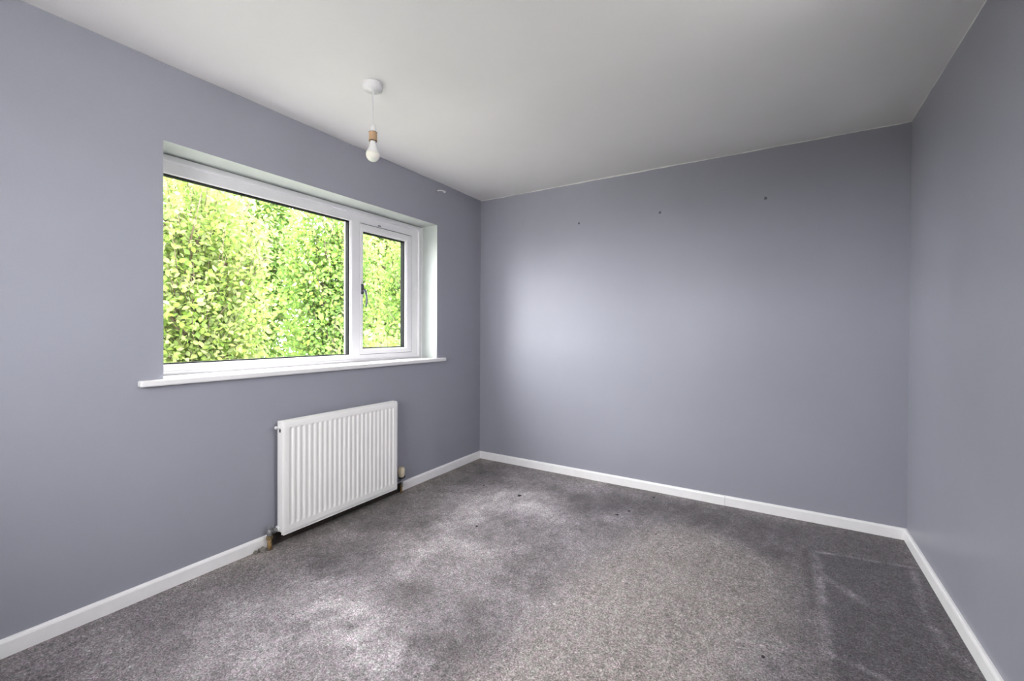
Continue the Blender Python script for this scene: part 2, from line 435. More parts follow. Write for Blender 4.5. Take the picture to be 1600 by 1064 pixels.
def carpet_material():
    m, nt, b = new_mat('grey_twist_carpet')
    v = coords(nt)
    tone = nd(nt, 'ShaderNodeAttribute', attribute_name='tone').outputs['Fac']
    tone = math_n(nt, 'ADD', tone, math_n(nt, 'MULTIPLY', math_n(nt, 'SUBTRACT', noise(nt, 9, 6, 0.72, v).outputs['Fac'], 0.5), 0.38))
    st = nd(nt, 'ShaderNodeMapping'); st.inputs['Rotation'].default_value = (0, 0, 0.6); st.inputs['Scale'].default_value = (34, 9, 1)
    nt.links.new(v, st.inputs['Vector'])
    brushed = noise(nt, 1.0, 4, 0.65, st.outputs[0])        # pile brushed this way and that
    tone = math_n(nt, 'ADD', tone, math_n(nt, 'MULTIPLY', math_n(nt, 'SUBTRACT', brushed.outputs['Fac'], 0.5), 0.26))
    warm = nd(nt, 'ShaderNodeAttribute', attribute_name='warm').outputs['Fac']
    cool = ramp(nt, tone, [(0.0, (0.070, 0.062, 0.072)), (0.25, (0.125, 0.112, 0.125)), (0.5, (0.250, 0.227, 0.252)), (0.75, (0.415, 0.385, 0.415)), (1.0, (0.54, 0.51, 0.54))]).outputs[0]
    wrm = ramp(nt, tone, [(0.0, (0.076, 0.062, 0.053)), (0.25, (0.135, 0.116, 0.103)), (0.5, (0.265, 0.232, 0.212)), (0.75, (0.42, 0.375, 0.35)), (1.0, (0.53, 0.49, 0.46))]).outputs[0]
    c = mixc(nt, warm, cool, wrm)
    tuft = noise(nt, 24, 5, 0.7, v)
    c = mixc(nt, 1.0, c, ramp(nt, tuft.outputs['Fac'], [(0.28, (0.64,) * 3), (0.5, (0.86,) * 3), (0.74, (1.16,) * 3)]).outputs[0], 'MULTIPLY')
    hue = noise(nt, 38, 3, 0.6, v)
    c = mixc(nt, 1.0, c, ramp(nt, hue.outputs['Fac'], [(0.30, (1.10, 0.96, 1.06)), (0.5, (1.01, 0.99, 1.01)), (0.70, (0.96, 1.04, 0.99))]).outputs[0], 'MULTIPLY')
    # twisted pile: speckle of lit tuft tips and gaps
    warp = nd(nt, 'ShaderNodeVectorMath', operation='MULTIPLY_ADD')
    nz = noise(nt, 60, 2, 0.5, v)
    nt.links.new(nz.outputs['Color'], warp.inputs[0]); warp.inputs[1].default_value = (0.02, 0.02, 0); nt.links.new(v, warp.inputs[2])
    s1 = noise(nt, 165, 3, 0.75, warp.outputs[0]); s2 = noise(nt, 60, 3, 0.65, warp.outputs[0])
    sp = ramp(nt, s1.outputs['Fac'], [(0.30, (0.20,) * 3), (0.5, (0.90,) * 3), (0.70, (2.25,) * 3)]).outputs[0]
    sp2 = ramp(nt, s2.outputs['Fac'], [(0.3, (0.80,) * 3), (0.7, (1.20,) * 3)]).outputs[0]
    c = mixc(nt, 1.0, c, sp, 'MULTIPLY'); c = mixc(nt, 1.0, c, sp2, 'MULTIPLY')
    nt.links.new(c, b.inputs['Base Color'])
    b.inputs['Roughness'].default_value = 0.95; b.inputs['Specular IOR Level'].default_value = 0.1
    b.inputs['Sheen Weight'].default_value = 0.15; b.inputs['Sheen Roughness'].default_value = 0.6
    h = mixc(nt, 0.3, s1.outputs['Fac'], s2.outputs['Fac'])
    bump(nt, b, h, 0.7, 0.006)
    return m
M['carpet'] = carpet_material()

# ------------------------------------------------------------------ the room
def grid_mesh(name, xs, ys, zf, mat):
    X, Y = np.meshgrid(xs, ys, indexing='xy')
    Z = zf(X, Y)
    nx, ny = len(xs), len(ys)
    co = np.stack([X, Y, Z], -1).reshape(-1, 3)
    idx = np.arange(nx * ny).reshape(ny, nx)
    q = np.stack([idx[:-1, :-1], idx[:-1, 1:], idx[1:, 1:], idx[1:, :-1]], -1).reshape(-1, 4)
    me = bpy.data.meshes.new(name)
    me.vertices.add(len(co)); me.vertices.foreach_set('co', co.ravel().astype(np.float32))
    me.loops.add(q.size); me.loops.foreach_set('vertex_index', q.ravel().astype(np.int32))
    me.polygons.add(len(q))
    me.polygons.foreach_set('loop_start', np.arange(0, q.size, 4, dtype=np.int32))
    me.polygons.foreach_set('use_smooth', np.ones(len(q), bool))
    me.update(); me.validate()
    me.materials.append(mat)
    return me, X, Y

# floor: carpet with a faintly uneven surface
me, X, Y = grid_mesh('floor', np.linspace(0, W, 226), np.linspace(YR, 0, 286),
                     lambda X, Y: -0.003 * vnoise(X, Y, 5, 61, 3), M['carpet'])
tone, warm = carpet_fields(X, Y)
for nm, arr in (('tone', tone), ('warm', warm)):
    a = me.attributes.new(nm, 'FLOAT', 'POINT'); a.data.foreach_set('value', arr.ravel().astype(np.float32))
floor = link('floor', me); tag(floor, 'worn grey carpet with pale and dark patches', kind='structure')

# ceiling: slightly sagging plasterboard, thick enough to close the room
def sag(X, Y):
    e = np.clip(1 - (W - X) / 0.5, 0, 1)
    return H + 0.010 * (vnoise(X + 2, Y + 1, 2.2, 71, 3) - 0.5) + 0.010 * e * (vnoise(X, Y, 4.0, 72, 2) - 0.5)
me, X, Y = grid_mesh('ceiling', np.linspace(-0.02, W + 0.02, 90), np.linspace(YR - 0.02, 0.02, 110), sag, M['ceiling'])
me.flip_normals()
ceil = link('ceiling', me); tag(ceil, 'white painted ceiling with a slightly uneven edge', kind='structure')
rf = MB(); rf.box(-0.3, W + 0.25, YR - 0.25, 0.12, H + 0.05, H + 0.20)
roof = rf.build('ceiling', M['ceiling']); tag(roof, 'boards above the ceiling', kind='structure')
sl = MB(); sl.box(-0.3, W + 0.25, YR - 0.25, 0.12, -0.20, -0.02)
tag(sl.build('floor', M['ceiling']), 'floor boards below the carpet', kind='structure')

def holed_wall(name, ax, plane, outer, a0, a1, z0, z1, h, mats):
    """wall whose inner face lies in `plane`, outer face in `outer`; h = (a0,a1,z0,z1) opening"""
    b = MB()
    P = (lambda a, z, d: (d, a, z)) if ax == 'x' else (lambda a, z, d: (a, d, z))
    A = [a0, h[0], h[1], a1]; Z = [z0, h[2], h[3], z1]
    for d, mi in ((plane, 0), (outer, 2)):
        for i in range(3):
            for j in range(3):
                if i == 1 and j == 1: continue
                b.quad(P(A[i], Z[j], d), P(A[i + 1], Z[j], d), P(A[i + 1], Z[j + 1], d), P(A[i], Z[j + 1], d), mi)
    for (p, q) in (((h[0], h[2]), (h[1], h[2])), ((h[1], h[2]), (h[1], h[3])), ((h[1], h[3]), (h[0], h[3])), ((h[0], h[3]), (h[0], h[2]))):
        b.quad(P(*p, plane), P(*q, plane), P(*q, outer), P(*p, outer), 1)
    for (p, q) in (((a0, z0), (a1, z0)), ((a1, z0), (a1, z1)), ((a1, z1), (a0, z1)), ((a0, z1), (a0, z0))):
        b.quad(P(*p, plane), P(*q, plane), P(*q, outer), P(*p, outer), 2)
    # weld so the shell is closed
    me = bpy.data.meshes.new(name); me.from_pydata(b.v, [], b.f)
    me.polygons.foreach_set('material_index', b.mi)
    for m in mats: me.materials.append(m)
    bm = bmesh.new(); bm.from_mesh(me)
    bmesh.ops.remove_doubles(bm, verts=bm.verts, dist=1e-5)
    bmesh.ops.recalc_face_normals(bm, faces=bm.faces)
    bm.to_mesh(me); bm.free(); me.update()
    o = bpy.data.objects.new(name, me); COL.objects.link(o)
    return o

wl = holed_wall('wall_left', 'x', 0.0, -0.27, YR - 0.25, 0.12, -0.02, H + 0.05, (WY0, WY1, WZ0, WZ1), [M['wall'], M['reveal'], M['brick']])
tag(wl, 'blue grey painted wall with the window', kind='structure')
wq = holed_wall('wall_rear', 'y', YR, YR - 0.25, 0.0, W, -0.02, H + 0.05, (QX0, QX1, QZ0, QZ1), [M['wall'], M['reveal'], M['brick']])
tag(wq, 'blue grey painted wall facing the blank far wall', kind='structure')
b = MB(); b.box(0.0, W + 0.25, 0.0, 0.12, -0.02, H + 0.05)
tag(b.build('wall_back', M['wall_edge']), 'blank blue grey wall with three wall plugs', kind='structure')
wr_ = holed_wall('wall_right', 'x', W, W + 0.25, YR - 0.25, 0.0, -0.02, H + 0.05, (RY0, RY1, RZ0, RZ1), [M['wall_edge'], M['reveal'], M['brick']])
tag(wr_, 'plain blue grey side wall opposite the window', kind='structure')

# baseboards: square board with a softened, paint-filled top edge
SK_H, SK_T = 0.0645, 0.014
def sk_profile(sign, base):
    pr = [(0, -0.004), (SK_T, -0.004), (SK_T, SK_H - 0.012), (SK_T - 0.0025, SK_H - 0.005), (SK_T - 0.007, SK_H - 0.001), (0.0, SK_H)]
    return [(base + sign * q, z) for q, z in pr]
b = MB(); b.prism(sk_profile(1, 0.0), 'y', YR + 0.0, -1.992)
tag(b.build('baseboard_left', M['gloss']), 'white gloss skirting running up to the radiator', kind='structure')
b = MB(); b.prism(sk_profile(1, 0.0), 'y', -0.997, -0.001)
tag(b.build('baseboard_left', M['gloss']), 'short white skirting between radiator and corner', kind='structure')
b = MB(); b.box(0.0005, 0.012, -1.990, -0.999, -0.004, 0.058, 0.002)  # added dark strip: shadow under the radiator put into its colour
tag(b.build('baseboard_left', M['shade_strip']), 'dark strip added behind the radiator for the shadow and dirt below it', kind='structure')
e = empty('baseboard_back', (0, 0, 0)); tag(e, 'white gloss skirting along the blank wall', kind='structure')
b = MB(); b.prism(sk_profile(-1, 0.0), 'x', SK_T, 2.0775); b.build('board', M['gloss'], e)
b = MB(); b.prism(sk_profile(-1, 0.0), 'x', 2.0790, W - 0.0005); b.build('board', M['gloss'], e)
b = MB(); b.prism(sk_profile(-1, W), 'y', YR, -SK_T - 0.0005)
tag(b.build('baseboard_right', M['gloss']), 'white gloss skirting along the wall opposite the window', kind='structure')

# ------------------------------------------------------------------ window in the left wall
win = empty('window_1', (0, 0, 0)); tag(win, 'white plastic framed window with fixed pane and side casement', kind='structure')
FX = -REV
FO = (WY0, WY1 - 0.004, WZ0, WZ1 - 0.006)      # frame outline (y0,y1,z0,z1)
MY0, MY1 = -1.316, -1.238                       # mullion
IY0, IY1, IZ0, IZ1 = -2.414, -0.727, 1.013, 1.957
b = MB()
# outer frame: a raised rim, a step, a flat, the rebate
iw = FO[1] - IY1
# four rails built separately (their widths differ), mitred at the corners
def rails(b, o, i, x_of, mi=0):
    """o,i = outer / inner rectangles (y0,y1,z0,z1); x_of: list of (t, x) with t from 0 outer to 1 inner; closed profile"""
    n = len(x_of); vs_ = []
    for (sy, sz) in ((0, 0), (1, 0), (1, 1), (0, 1)):
        yo, yi = o[sy], i[sy]; zo, zi = o[2 + sz], i[2 + sz]
        for (t, x) in x_of:
            vs_.append((x, yo + (yi - yo) * t, zo + (zi - zo) * t))
    fs = []
    for c in range(4):
        d = (c + 1) % 4
        for k in range(n):
            k2 = (k + 1) % n
            fs.append((c * n + k, d * n + k, d * n + k2, c * n + k2))
    b.add(vs_, fs, mi)
IN = (IY0, IY1, IZ0, IZ1)
rails(b, FO, IN, [(0, FX), (0.30, FX + 0.013), (0.37, FX + 0.013), (0.40, FX), (1, FX), (1, FX - 0.068), (0, FX - 0.068)])
fr = b.build('frame', M['pvc'], win)
b = MB()
pr = [(FX - 0.068, MY0), (FX - 0.006, MY0), (FX, MY0 + 0.012), (FX, MY1), (FX - 0.068, MY1)]
vs_ = [(x, y, z) for z in (IZ0, IZ1) for (x, y) in pr]
n = len(pr)
b.add(vs_, [(i, (i + 1) % n, n + (i + 1) % n, n + i) for i in range(n)] + [tuple(range(n))[::-1], tuple(range(n, 2 * n))])
b.build('mullion', M['pvc'], win)
# fixed light: bevelled bead, dark gasket, pane
FXO = (IY0, MY0, IZ0, IZ1)
def inset(r, d): return (r[0] + d, r[1] - d, r[2] + d, r[3] - d)
b = MB(); rails(b, FXO, inset(FXO, 0.004), [(0, FX - 0.005), (1, FX - 0.009), (1, FX - 0.05), (0, FX - 0.05)])
b.build('glazing_bead', M['pvc'], win)
b = MB(); rails(b, inset(FXO, 0.004), inset(FXO, 0.010), [(0, FX - 0.0115), (1, FX - 0.014), (1, FX - 0.046), (0, FX - 0.046)])
b.build('gasket', M['gasket'], win)
def pane(r, x, parent, name='pane'):
    b = MB(); b.box(x - 0.004, x, r[0], r[1], r[2], r[3]); return b.build(name, M['glass'], parent)
pane(inset(FXO, 0.006), FX - 0.030, win)
# casement sash, closed
SO = (MY1 + 0.003, IY1 - 0.006, IZ0 + 0.003, IZ1 - 0.005)
SI = (-1.2085, -0.797, 1.056, 1.900)
sash = empty('sash', (0, 0, 0)); sash.parent = win
b = MB(); rails(b, SO, SI, [(0, FX - 0.02), (0, FX + 0.003), (0.05, FX + 0.006), (0.72, FX + 0.006), (1, FX - 0.004), (1, FX - 0.05), (0, FX - 0.05)])
b.build('sash_frame', M['pvc'], sash)
b = MB(); rails(b, SI, inset(SI, 0.007), [(0, FX - 0.008), (1, FX - 0.011), (1, FX - 0.045), (0, FX - 0.045)])
b.build('gasket', M['gasket'], sash)
pane(inset(SI, 0.004), FX - 0.028, sash)
b = MB()   # dark strip round the sash, shadow of the gap put into its colour
rails(b, (MY1, IY1, IZ0, IZ1), (SO[0], SO[1], SO[2], SO[3]), [(0, FX - 0.006), (1, FX - 0.006), (1, FX - 0.02), (0, FX - 0.02)])
b.build('gap_shade', M['gasket'], sash)
# handle: rose plate, neck, curved lever hanging down
HX = FX + 0.006; HY = -1.2245
b = MB(); b.box(HX, HX + 0.009, HY - 0.011, HY + 0.011, 1.447, 1.520, 0.003)
b.box(HX + 0.009, HX + 0.012, HY - 0.006, HY + 0.006, 1.492, 1.514, 0.001)
b.tube([(HX + 0.006, HY, 1.468), (HX + 0.034, HY, 1.468)], [0.010, 0.0085], 12)
b.tube([(HX + 0.032, HY, 1.478), (HX + 0.038, HY, 1.462), (HX + 0.046, HY + 0.001, 1.440), (HX + 0.050, HY + 0.002, 1.412), (HX + 0.049, HY + 0.002, 1.385), (HX + 0.043, HY + 0.001, 1.362), (HX + 0.041, HY, 1.355)],
       [0.009, 0.0085, 0.0070, 0.0062, 0.0060, 0.0060, 0.005], 12)
b.build('handle', M['handle'], sash)
b = MB(); b.box(FX, FX + 0.006, -1.075, -1.050, 1.963, 1.972, 0.002); b.build('catch', M['steel'], win)
# dirty corner spot and silicone bead along the frame
b = MB(); b.box(FX + 0.0005, FX + 0.004, FO[1] - 0.0005, WY1 - 0.0005, WZ0 + 0.001, WZ1 - 0.004); b.build('sealant', M['gloss'], win)
# sill board with horns past the reveal, rounded nose
b = MB()
ST, SB = WZ0 + 0.002, WZ0 - 0.026
pl = [(FX + 0.0005, WY0 + 0.001), (FX + 0.0005, WY1 - 0.001), (0.0005, WY1 - 0.001), (0.0005, -0.520), (0.022, -0.512), (0.030, -0.520), (0.033, -0.545), (0.033, -2.550), (0.030, -2.556), (0.0005, -2.556), (0.0005, WY0 + 0.001)]
def ring(z, grow): 
    return [(x - (grow if x > 0.02 else 0), y + (grow if y < -2.54 else 0) - (grow if y > -0.53 and x > 0 else 0), z) for x, y in pl]
n = len(pl)
L = [ring(SB + 0.0, 0.004), ring(SB + 0.005, 0), ring(ST - 0.007, 0), ring(ST - 0.002, 0.002), ring(ST, 0.007)]
vs_ = [p for r_ in L for p in r_]
fs = [(k * n + i, k * n + (i + 1) % n, (k + 1) * n + (i + 1) % n, (k + 1) * n + i) for k in range(len(L) - 1) for i in range(n)]
fs += [tuple(range(n))[::-1], tuple((len(L) - 1) * n + i for i in range(n))]
b.add(vs_, fs)
b.build('window_sill', M['sill'], win)
b = MB(); b.box(-0.34, FX - 0.066, WY0 + 0.002, WY1 - 0.002, WZ0 - 0.03, WZ0 + 0.012, 0.004); b.build('outer_sill', M['pvc'], win)

# ------------------------------------------------------------------ unseen windows added to fill the room with daylight
def fill_window(name, label, y0, y1, z0, z1, to_world):
    """added fill-light window, two fixed panes in a white frame; built in a (depth, along, height) frame and turned by to_world"""
    w = empty(name); tag(w, label, kind='structure')
    RO = (y0, y1, z0, z1); rx = 0.16; ym = (y0 + y1) / 2
    def put(b, nm, m): b.v = [to_world(*v) for v in b.v]; b.build(nm, M[m], w)
    b = MB(); rails(b, RO, inset(RO, 0.06), [(0, rx), (1, rx), (1, rx + 0.068), (0, rx + 0.068)]); put(b, 'frame', 'pvc')
    b = MB(); b.box(rx, rx + 0.068, ym - 0.03, ym + 0.03, z0 + 0.06, z1 - 0.06); put(b, 'mullion', 'pvc')
    for (ya, yb) in ((y0 + 0.055, ym - 0.025), (ym + 0.025, y1 - 0.055)):
        b = MB(); b.box(rx + 0.034, rx + 0.038, ya, yb, z0 + 0.055, z1 - 0.055); put(b, 'pane', 'glass')
    b = MB(); b.box(-0.03, -0.0005, y0 - 0.06, y1 + 0.06, z0 - 0.026, z0 + 0.002, 0.004)
    b.box(-0.0005, rx - 0.0005, y0 + 0.001, y1 - 0.001, z0, z0 + 0.002); put(b, 'window_sill', 'sill')
fill_window('fill_window_right', 'unseen window of two fixed panes added for fill light opposite the casement', RY0, RY1, RZ0, RZ1, lambda d, a, z: (W + d, a, z))
fill_window('fill_window_rear', 'small unseen window of two fixed panes added for fill light facing the blank wall', QX0, QX1, QZ0, QZ1, lambda d, a, z: (a, YR - d, z))

# ------------------------------------------------------------------ radiator
RYL, RYR, RZB, RZT, RXB, RXF = -1.953, -1.112, 0.066, 0.688, 0.036, 0.086
rad = empty('radiator', (0.06, (RYL + RYR) / 2, 0.0))
tag(rad, 'white fluted panel radiator on the wall below the window', 'radiator')
# front panel: pressed sheet with 23 recessed flutes
NF = 23; mg = 0.034; pitch = (RYR - RYL - 2 * mg) / NF
ysamp = [RYL + 0.0, RYL + 0.003, RYL + 0.018]
for k in range(NF):
    for j in (0.0, 0.20, 0.225, 0.25, 0.275, 0.30, 0.5, 0.70, 0.725, 0.75, 0.775, 0.80): ysamp.append(RYL + mg + (k + j) * pitch)
ysamp += [RYR - mg, RYR - 0.018, RYR - 0.003, RYR]
zt, zb_ = RZT - 0.040, RZB + 0.040
zsamp = [RZB, RZB + 0.004, RZB + 0.02, zb_ - 0.004, zb_, zb_ + 0.004, zb_ + 0.009, zb_ + 0.016, zb_ + 0.024]
zsamp += list(np.linspace(zb_ + 0.05, zt - 0.05, 6)) + [zt - 0.018, zt - 0.012, zt - 0.007, zt - 0.003, zt, zt + 0.004, RZT - 0.016, RZT - 0.006, RZT - 0.002, RZT]
def sstep(t): t = max(0.0, min(1.0, t)); return t * t * (3 - 2 * t)
def flute(y, z):
    u = (y - RYL - mg) / pitch
    if u < 0 or u > NF: d = 0
    else:
        f = u - math.floor(u); c = abs(f - 0.5) * 2          # 0 in the channel centre
        d = 1 - sstep((c - 0.40) / 0.20)
    e_ = sstep((z - zb_) / 0.020) * sstep((zt - z) / 0.004)
    x = RXF - 0.0042 * d * e_
    if z > RZT - 0.016: x -= 0.010 * ((z - RZT + 0.016) / 0.016) ** 2.2      # rolled top
    if z < RZB + 0.004: x -= 0.003
    if y < RYL + 0.002 or y > RYR - 0.002: x -= 0.003
    return x
b = MB(); ny, nz_ = len(ysamp), len(zsamp)
fv = [(flute(y, z), y, z) for z in zsamp for y in ysamp]
bv = [(RXF - 0.014, y, z) for z in zsamp for y in ysamp]
ff = []
for j in range(nz_ - 1):
    for i in range(ny - 1):
        a = j * ny + i; ff.append((a, a + 1, a + ny + 1, a + ny))
b.add(fv, ff, 0, True)
rim = [i for i in range(ny)] + [j * ny + ny - 1 for j in range(1, nz_)] + [(nz_ - 1) * ny + i for i in range(ny - 2, -1, -1)] + [j * ny for j in range(nz_ - 2, 0, -1)]
rv = [fv[i] for i in rim]; rb = [(RXF - 0.014, fv[i][1], fv[i][2]) for i in rim]; nr = len(rim)
b.add(rv + rb, [(i, (i + 1) % nr, nr + (i + 1) % nr, nr + i) for i in range(nr)] + [tuple(range(nr, 2 * nr))])
at(rad, b.build('front_panel', M['radiator']))
# seam line along the bottom of the panel
b = MB(); b.box(RXF - 0.0035, RXF - 0.001, RYL + 0.004, RYR - 0.004, RZB - 0.004, RZB + 0.002, 0.0008); at(rad, b.build('bottom_seam', M['radiator']))
# back panel with its own shallow ribs, side covers, top rails and grille bars
b = MB(); b.box(RXB + 0.004, RXB + 0.010, RYL + 0.012, RYR - 0.012, RZB + 0.01, RZT - 0.012, 0.002)
for k in range(NF): b.box(RXB + 0.010, RXB + 0.016, RYL + mg + (k + 0.25) * pitch, RYL + mg + (k + 0.75) * pitch, RZB + 0.04, RZT - 0.04, 0.002)
at(rad, b.build('back_panel', M['radiator']))
for y0_ in (RYL - 0.0005, RYR - 0.0035):
    b = MB(); b.box(RXB, RXF - 0.012, y0_, y0_ + 0.004, RZB + 0.012, RZT - 0.001, 0.0015); at(rad, b.build('side_cover', M['radiator']))
b = MB(); b.box(RXB, RXB + 0.014, RYL, RYR, RZT - 0.016, RZT, 0.003); b.box(RXB + 0.012, RXF - 0.012, RYL + 0.006, RYR - 0.006, RZT - 0.010, RZT - 0.006)
at(rad, b.build('top_cover', M['radiator']))
for y0_ in (RYL + 0.16, RYR - 0.16):
    b = MB(); b.box(0.0005, RXB + 0.005, y0_ - 0.015, y0_ + 0.015, RZB + 0.06, RZT - 0.06, 0.001); at(rad, b.build('wall_bracket', M['radiator']))
# bleed valve, top of the end that faces the room's near side
b = MB(); b.lathe([(0.0095, 0), (0.0105, 0.002), (0.0105, 0.007), (0.006, 0.009), (0.0055, 0.014), (0.0085, 0.015), (0.0085, 0.022), (0.006, 0.025)], (0.056, RYL - 0.026, 0.655), 'y', 16)
b.v = [(x, 2 * (RYL - 0.0005) - 0.026 - y + 0.0, z) for (x, y, z) in b.v]
at(rad, b.build('bleed_valve', M['plastic_white']))
b = MB(); b.box(0.062, 0.068, RYL - 0.006, RYL, 0.628, 0.646, 0.001); at(rad, b.build('vent_slot', M['black']))
# lockshield valve at the left end: white bush, union nut, body with bare spindle, nut, stained pipe
VX, VY, VZ = 0.045, -2.002, 0.094
lv = empty('lockshield_valve', (0, 0, 0)); at(rad, lv)
b = MB(); b.lathe([(0.014, 0), (0.0165, 0.002), (0.0165, 0.009), (0.013, 0.011)], (VX + 0.004, RYL - 0.0115, VZ + 0.002), 'y', 18); b.build('bush', M['plastic_white'], lv)
b = MB(); b.lathe([(0.011, 0), (0.0155, 0.001), (0.0155, 0.013), (0.0105, 0.015), (0.0105, 0.020)], (VX + 0.003, RYL - 0.032, VZ), 'y', 6, smooth=False); b.build('union_nut', M['steel'], lv)
b = MB(); b.lathe([(0.0105, -0.024), (0.0125, -0.018), (0.0135, -0.004), (0.0135, 0.008), (0.0105, 0.011), (0.0100, 0.015)], (VX, VY, VZ), 'z', 16)
b.tube([(VX, VY + 0.006, VZ), (VX + 0.003, RYL - 0.026, VZ)], 0.0078, 12); b.build('valve_body', M['steel'], lv)
b = MB(); b.lathe([(0.0085, 0.012), (0.0075, 0.022), (0.0030, 0.034), (0.0008, 0.042)], (VX, VY, VZ), 'z', 12); b.build('spindle', M['steel'], lv)
b = MB(); b.lathe([(0.0125, 0), (0.0168, 0.002), (0.0168, 0.018), (0.0125, 0.020)], (VX, VY, VZ - 0.040), 'z', 6, smooth=False); b.build('compression_nut', M['brass'], lv)
b = MB(); b.tube([(VX, VY, -0.004), (VX + 0.001, VY, 0.02), (VX, VY, VZ - 0.034)], [0.0130, 0.0120, 0.0112], 14); b.build('pipe', M['copper'], lv)
# thermostatic valve at the other end
TX, TY = 0.040, -1.032
tv = empty('thermostatic_valve', (0, 0, 0)); at(rad, tv)
prof = []
b = MB()
hd = [(0.018, 0.118), (0.0205, 0.121), (0.0225, 0.135), (0.0232, 0.160), (0.0225, 0.180), (0.0195, 0.187), (0.010, 0.189)]
b.lathe(hd, (TX, TY, 0), 'z', 28)
o = b.build('head', M['yellowed'], tv)
for k in range(14):
    a = 2 * math.pi * k / 14
    b = MB(); b.tube([(TX + 0.0222 * math.cos(a), TY + 0.0222 * math.sin(a), 0.136), (TX + 0.0226 * math.cos(a), TY + 0.0226 * math.sin(a), 0.176)], 0.0020, 6)
    b.build('grip_rib', M['yellowed'], o)
b = MB(); b.lathe([(0.0175, 0.105), (0.0195, 0.107), (0.0195, 0.117), (0.0175, 0.119)], (TX, TY, 0), 'z', 24)
b.box(TX + 0.014, TX + 0.022, TY + 0.010, TY + 0.017, 0.110, 0.124, 0.001); b.build('collar', M['black'], tv)
b = MB(); b.lathe([(0.011, 0.062), (0.0125, 0.066), (0.0125, 0.090), (0.0105, 0.095), (0.0115, 0.100), (0.0115, 0.106)], (TX, TY, 0), 'z', 16)
b.tube([(TX, TY - 0.005, 0.082), (TX + 0.006, RYR - 0.002, 0.090)], 0.009, 12); b.build('valve_body', M['chrome'], tv)
b = MB(); b.lathe([(0.010, 0.042), (0.0125, 0.044), (0.0125, 0.058), (0.010, 0.061)], (TX, TY, 0), 'z', 6, smooth=False); b.build('compression_nut', M['brass'], tv)
b = MB(); b.tube([(TX, TY, -0.004), (TX, TY, 0.045)], 0.0080, 14); b.build('pipe', M['copper'], tv)

# ------------------------------------------------------------------ pendant lamp
PX, PY = 0.676, -1.849
pend = empty('pendant_lamp', (PX, PY, H))
tag(pend, 'bare white bulb hanging on a flex from a round ceiling rose', 'ceiling lamp')
b = MB(); b.lathe([(0.046, -0.001), (0.0475, -0.004), (0.0475, -0.025), (0.0460, -0.030), (0.0420, -0.0325), (0.0415, -0.0335), (0.014, -0.0345), (0.0105, -0.039), (0.006, -0.041)], (0, 0, 0.004), 'z', 40)
b.build('ceiling_rose', M['plastic_white'], pend)
b = MB(); b.tube([(0, 0, -0.035), (0.0015, 0.001, -0.09), (0.003, 0, -0.15), (0.0035, 0, -0.205)], 0.0027, 10); b.build('flex', M['plastic_white'], pend)
QX = 0.0035
b = MB(); b.lathe([(0.005, -0.200), (0.010, -0.203), (0.0135, -0.212), (0.0150, -0.226), (0.0155, -0.236)], (QX, 0, 0), 'z', 28); b.build('lamp_holder', M['plastic_white'], pend)
b = MB(); b.lathe([(0.0165, -0.235), (0.0195, -0.236), (0.0195, -0.239), (0.0192, -0.2395), (0.0195, -0.276), (0.0198, -0.277), (0.0198, -0.280), (0.0150, -0.280)], (QX, 0, 0), 'z', 32)
o = b.build('band', M['ring'], pend)
for z_ in (-0.2375, -0.2785):
    b = MB(); b.lathe([(0.0196, z_ - 0.0016), (0.0203, z_ - 0.001), (0.0203, z_ + 0.001), (0.0196, z_ + 0.0016)], (QX, 0, 0), 'z', 32); b.build('rim', M['ring_dark'], o)
bu = empty('bulb', (0, 0, 0)); bu.parent = pend
b = MB(); b.lathe([(0.0125, -0.279), (0.0130, -0.286), (0.0140, -0.289), (0.0150, -0.292), (0.0180, -0.305), (0.0220, -0.318), (0.0285, -0.330), (0.0325, -0.338)], (QX, 0, 0), 'z', 36); b.build('bulb_neck', M['plastic_white'], bu)
dome = [(0.0318, -0.3375)]
for k in range(1, 12):
    a = math.radians(12 + (90 - 12) * k / 11 - 12 * (1 - k / 11))
    dome.append((max(0.0008, 0.0335 * math.cos(a)), -0.345 - 0.0350 * math.sin(a)))
b = MB(); b.lathe([(0.0318, -0.337), (0.0330, -0.341), (0.0336, -0.347)] + dome[1:], (QX, 0, 0), 'z', 36); b.build('bulb_dome', M['bulb'], bu)

# ------------------------------------------------------------------ small things on walls and floor
hk = empty('curtain_hook', (0.0, -0.612, 2.325)); tag(hk, 'small metal curtain hook screwed in above the window', 'hook')
b = MB(); b.lathe([(0.011, 0.0), (0.011, 0.003), (0.006, 0.005)], (0.0003, 0, 0), 'x', 16); b.build('back_plate', M['steel'], hk)
b = MB(); b.tube([(0.003, 0, 0), (0.022, 0.008, 0.004), (0.042, 0.018, 0.002), (0.055, 0.026, -0.006)], [0.0045, 0.0042, 0.0045, 0.006], 10)
b.lathe([(0.004, -0.010), (0.009, -0.006), (0.010, 0.0), (0.008, 0.006), (0.003, 0.009)], (0.058, 0.028, -0.008), 'z', 12); b.build('shank', M['plastic_white'], hk)

def plug(x, z, tilt):
    o = empty('wall_plug', (x, 0, z)); tag(o, None, 'wall plug', 'wall plugs in the blank wall')
    b = MB(); b.lathe([(0.0075, -0.0016), (0.0080, -0.0006), (0.0088, 0.0)], (0, 0, 0), 'y', 12); b.build('plug', M['dark_hole'], o)
    b = MB(); b.tube([(0.0, 0.001, 0.0), (0.004 * tilt, -0.006, 0.006), (0.007 * tilt, -0.009, 0.012)], 0.0022, 6); b.build('frayed_edge', M['steel'], o)
    return o
tag(plug(0.986, 2.069, 1), 'grey wall plug in the blank wall, the one closest to the window')
tag(plug(1.628, 2.069, 1), 'grey wall plug in the blank wall, the middle one of three')
tag(plug(2.303, 2.069, -1), 'grey wall plug in the blank wall, closest to the plain side wall')

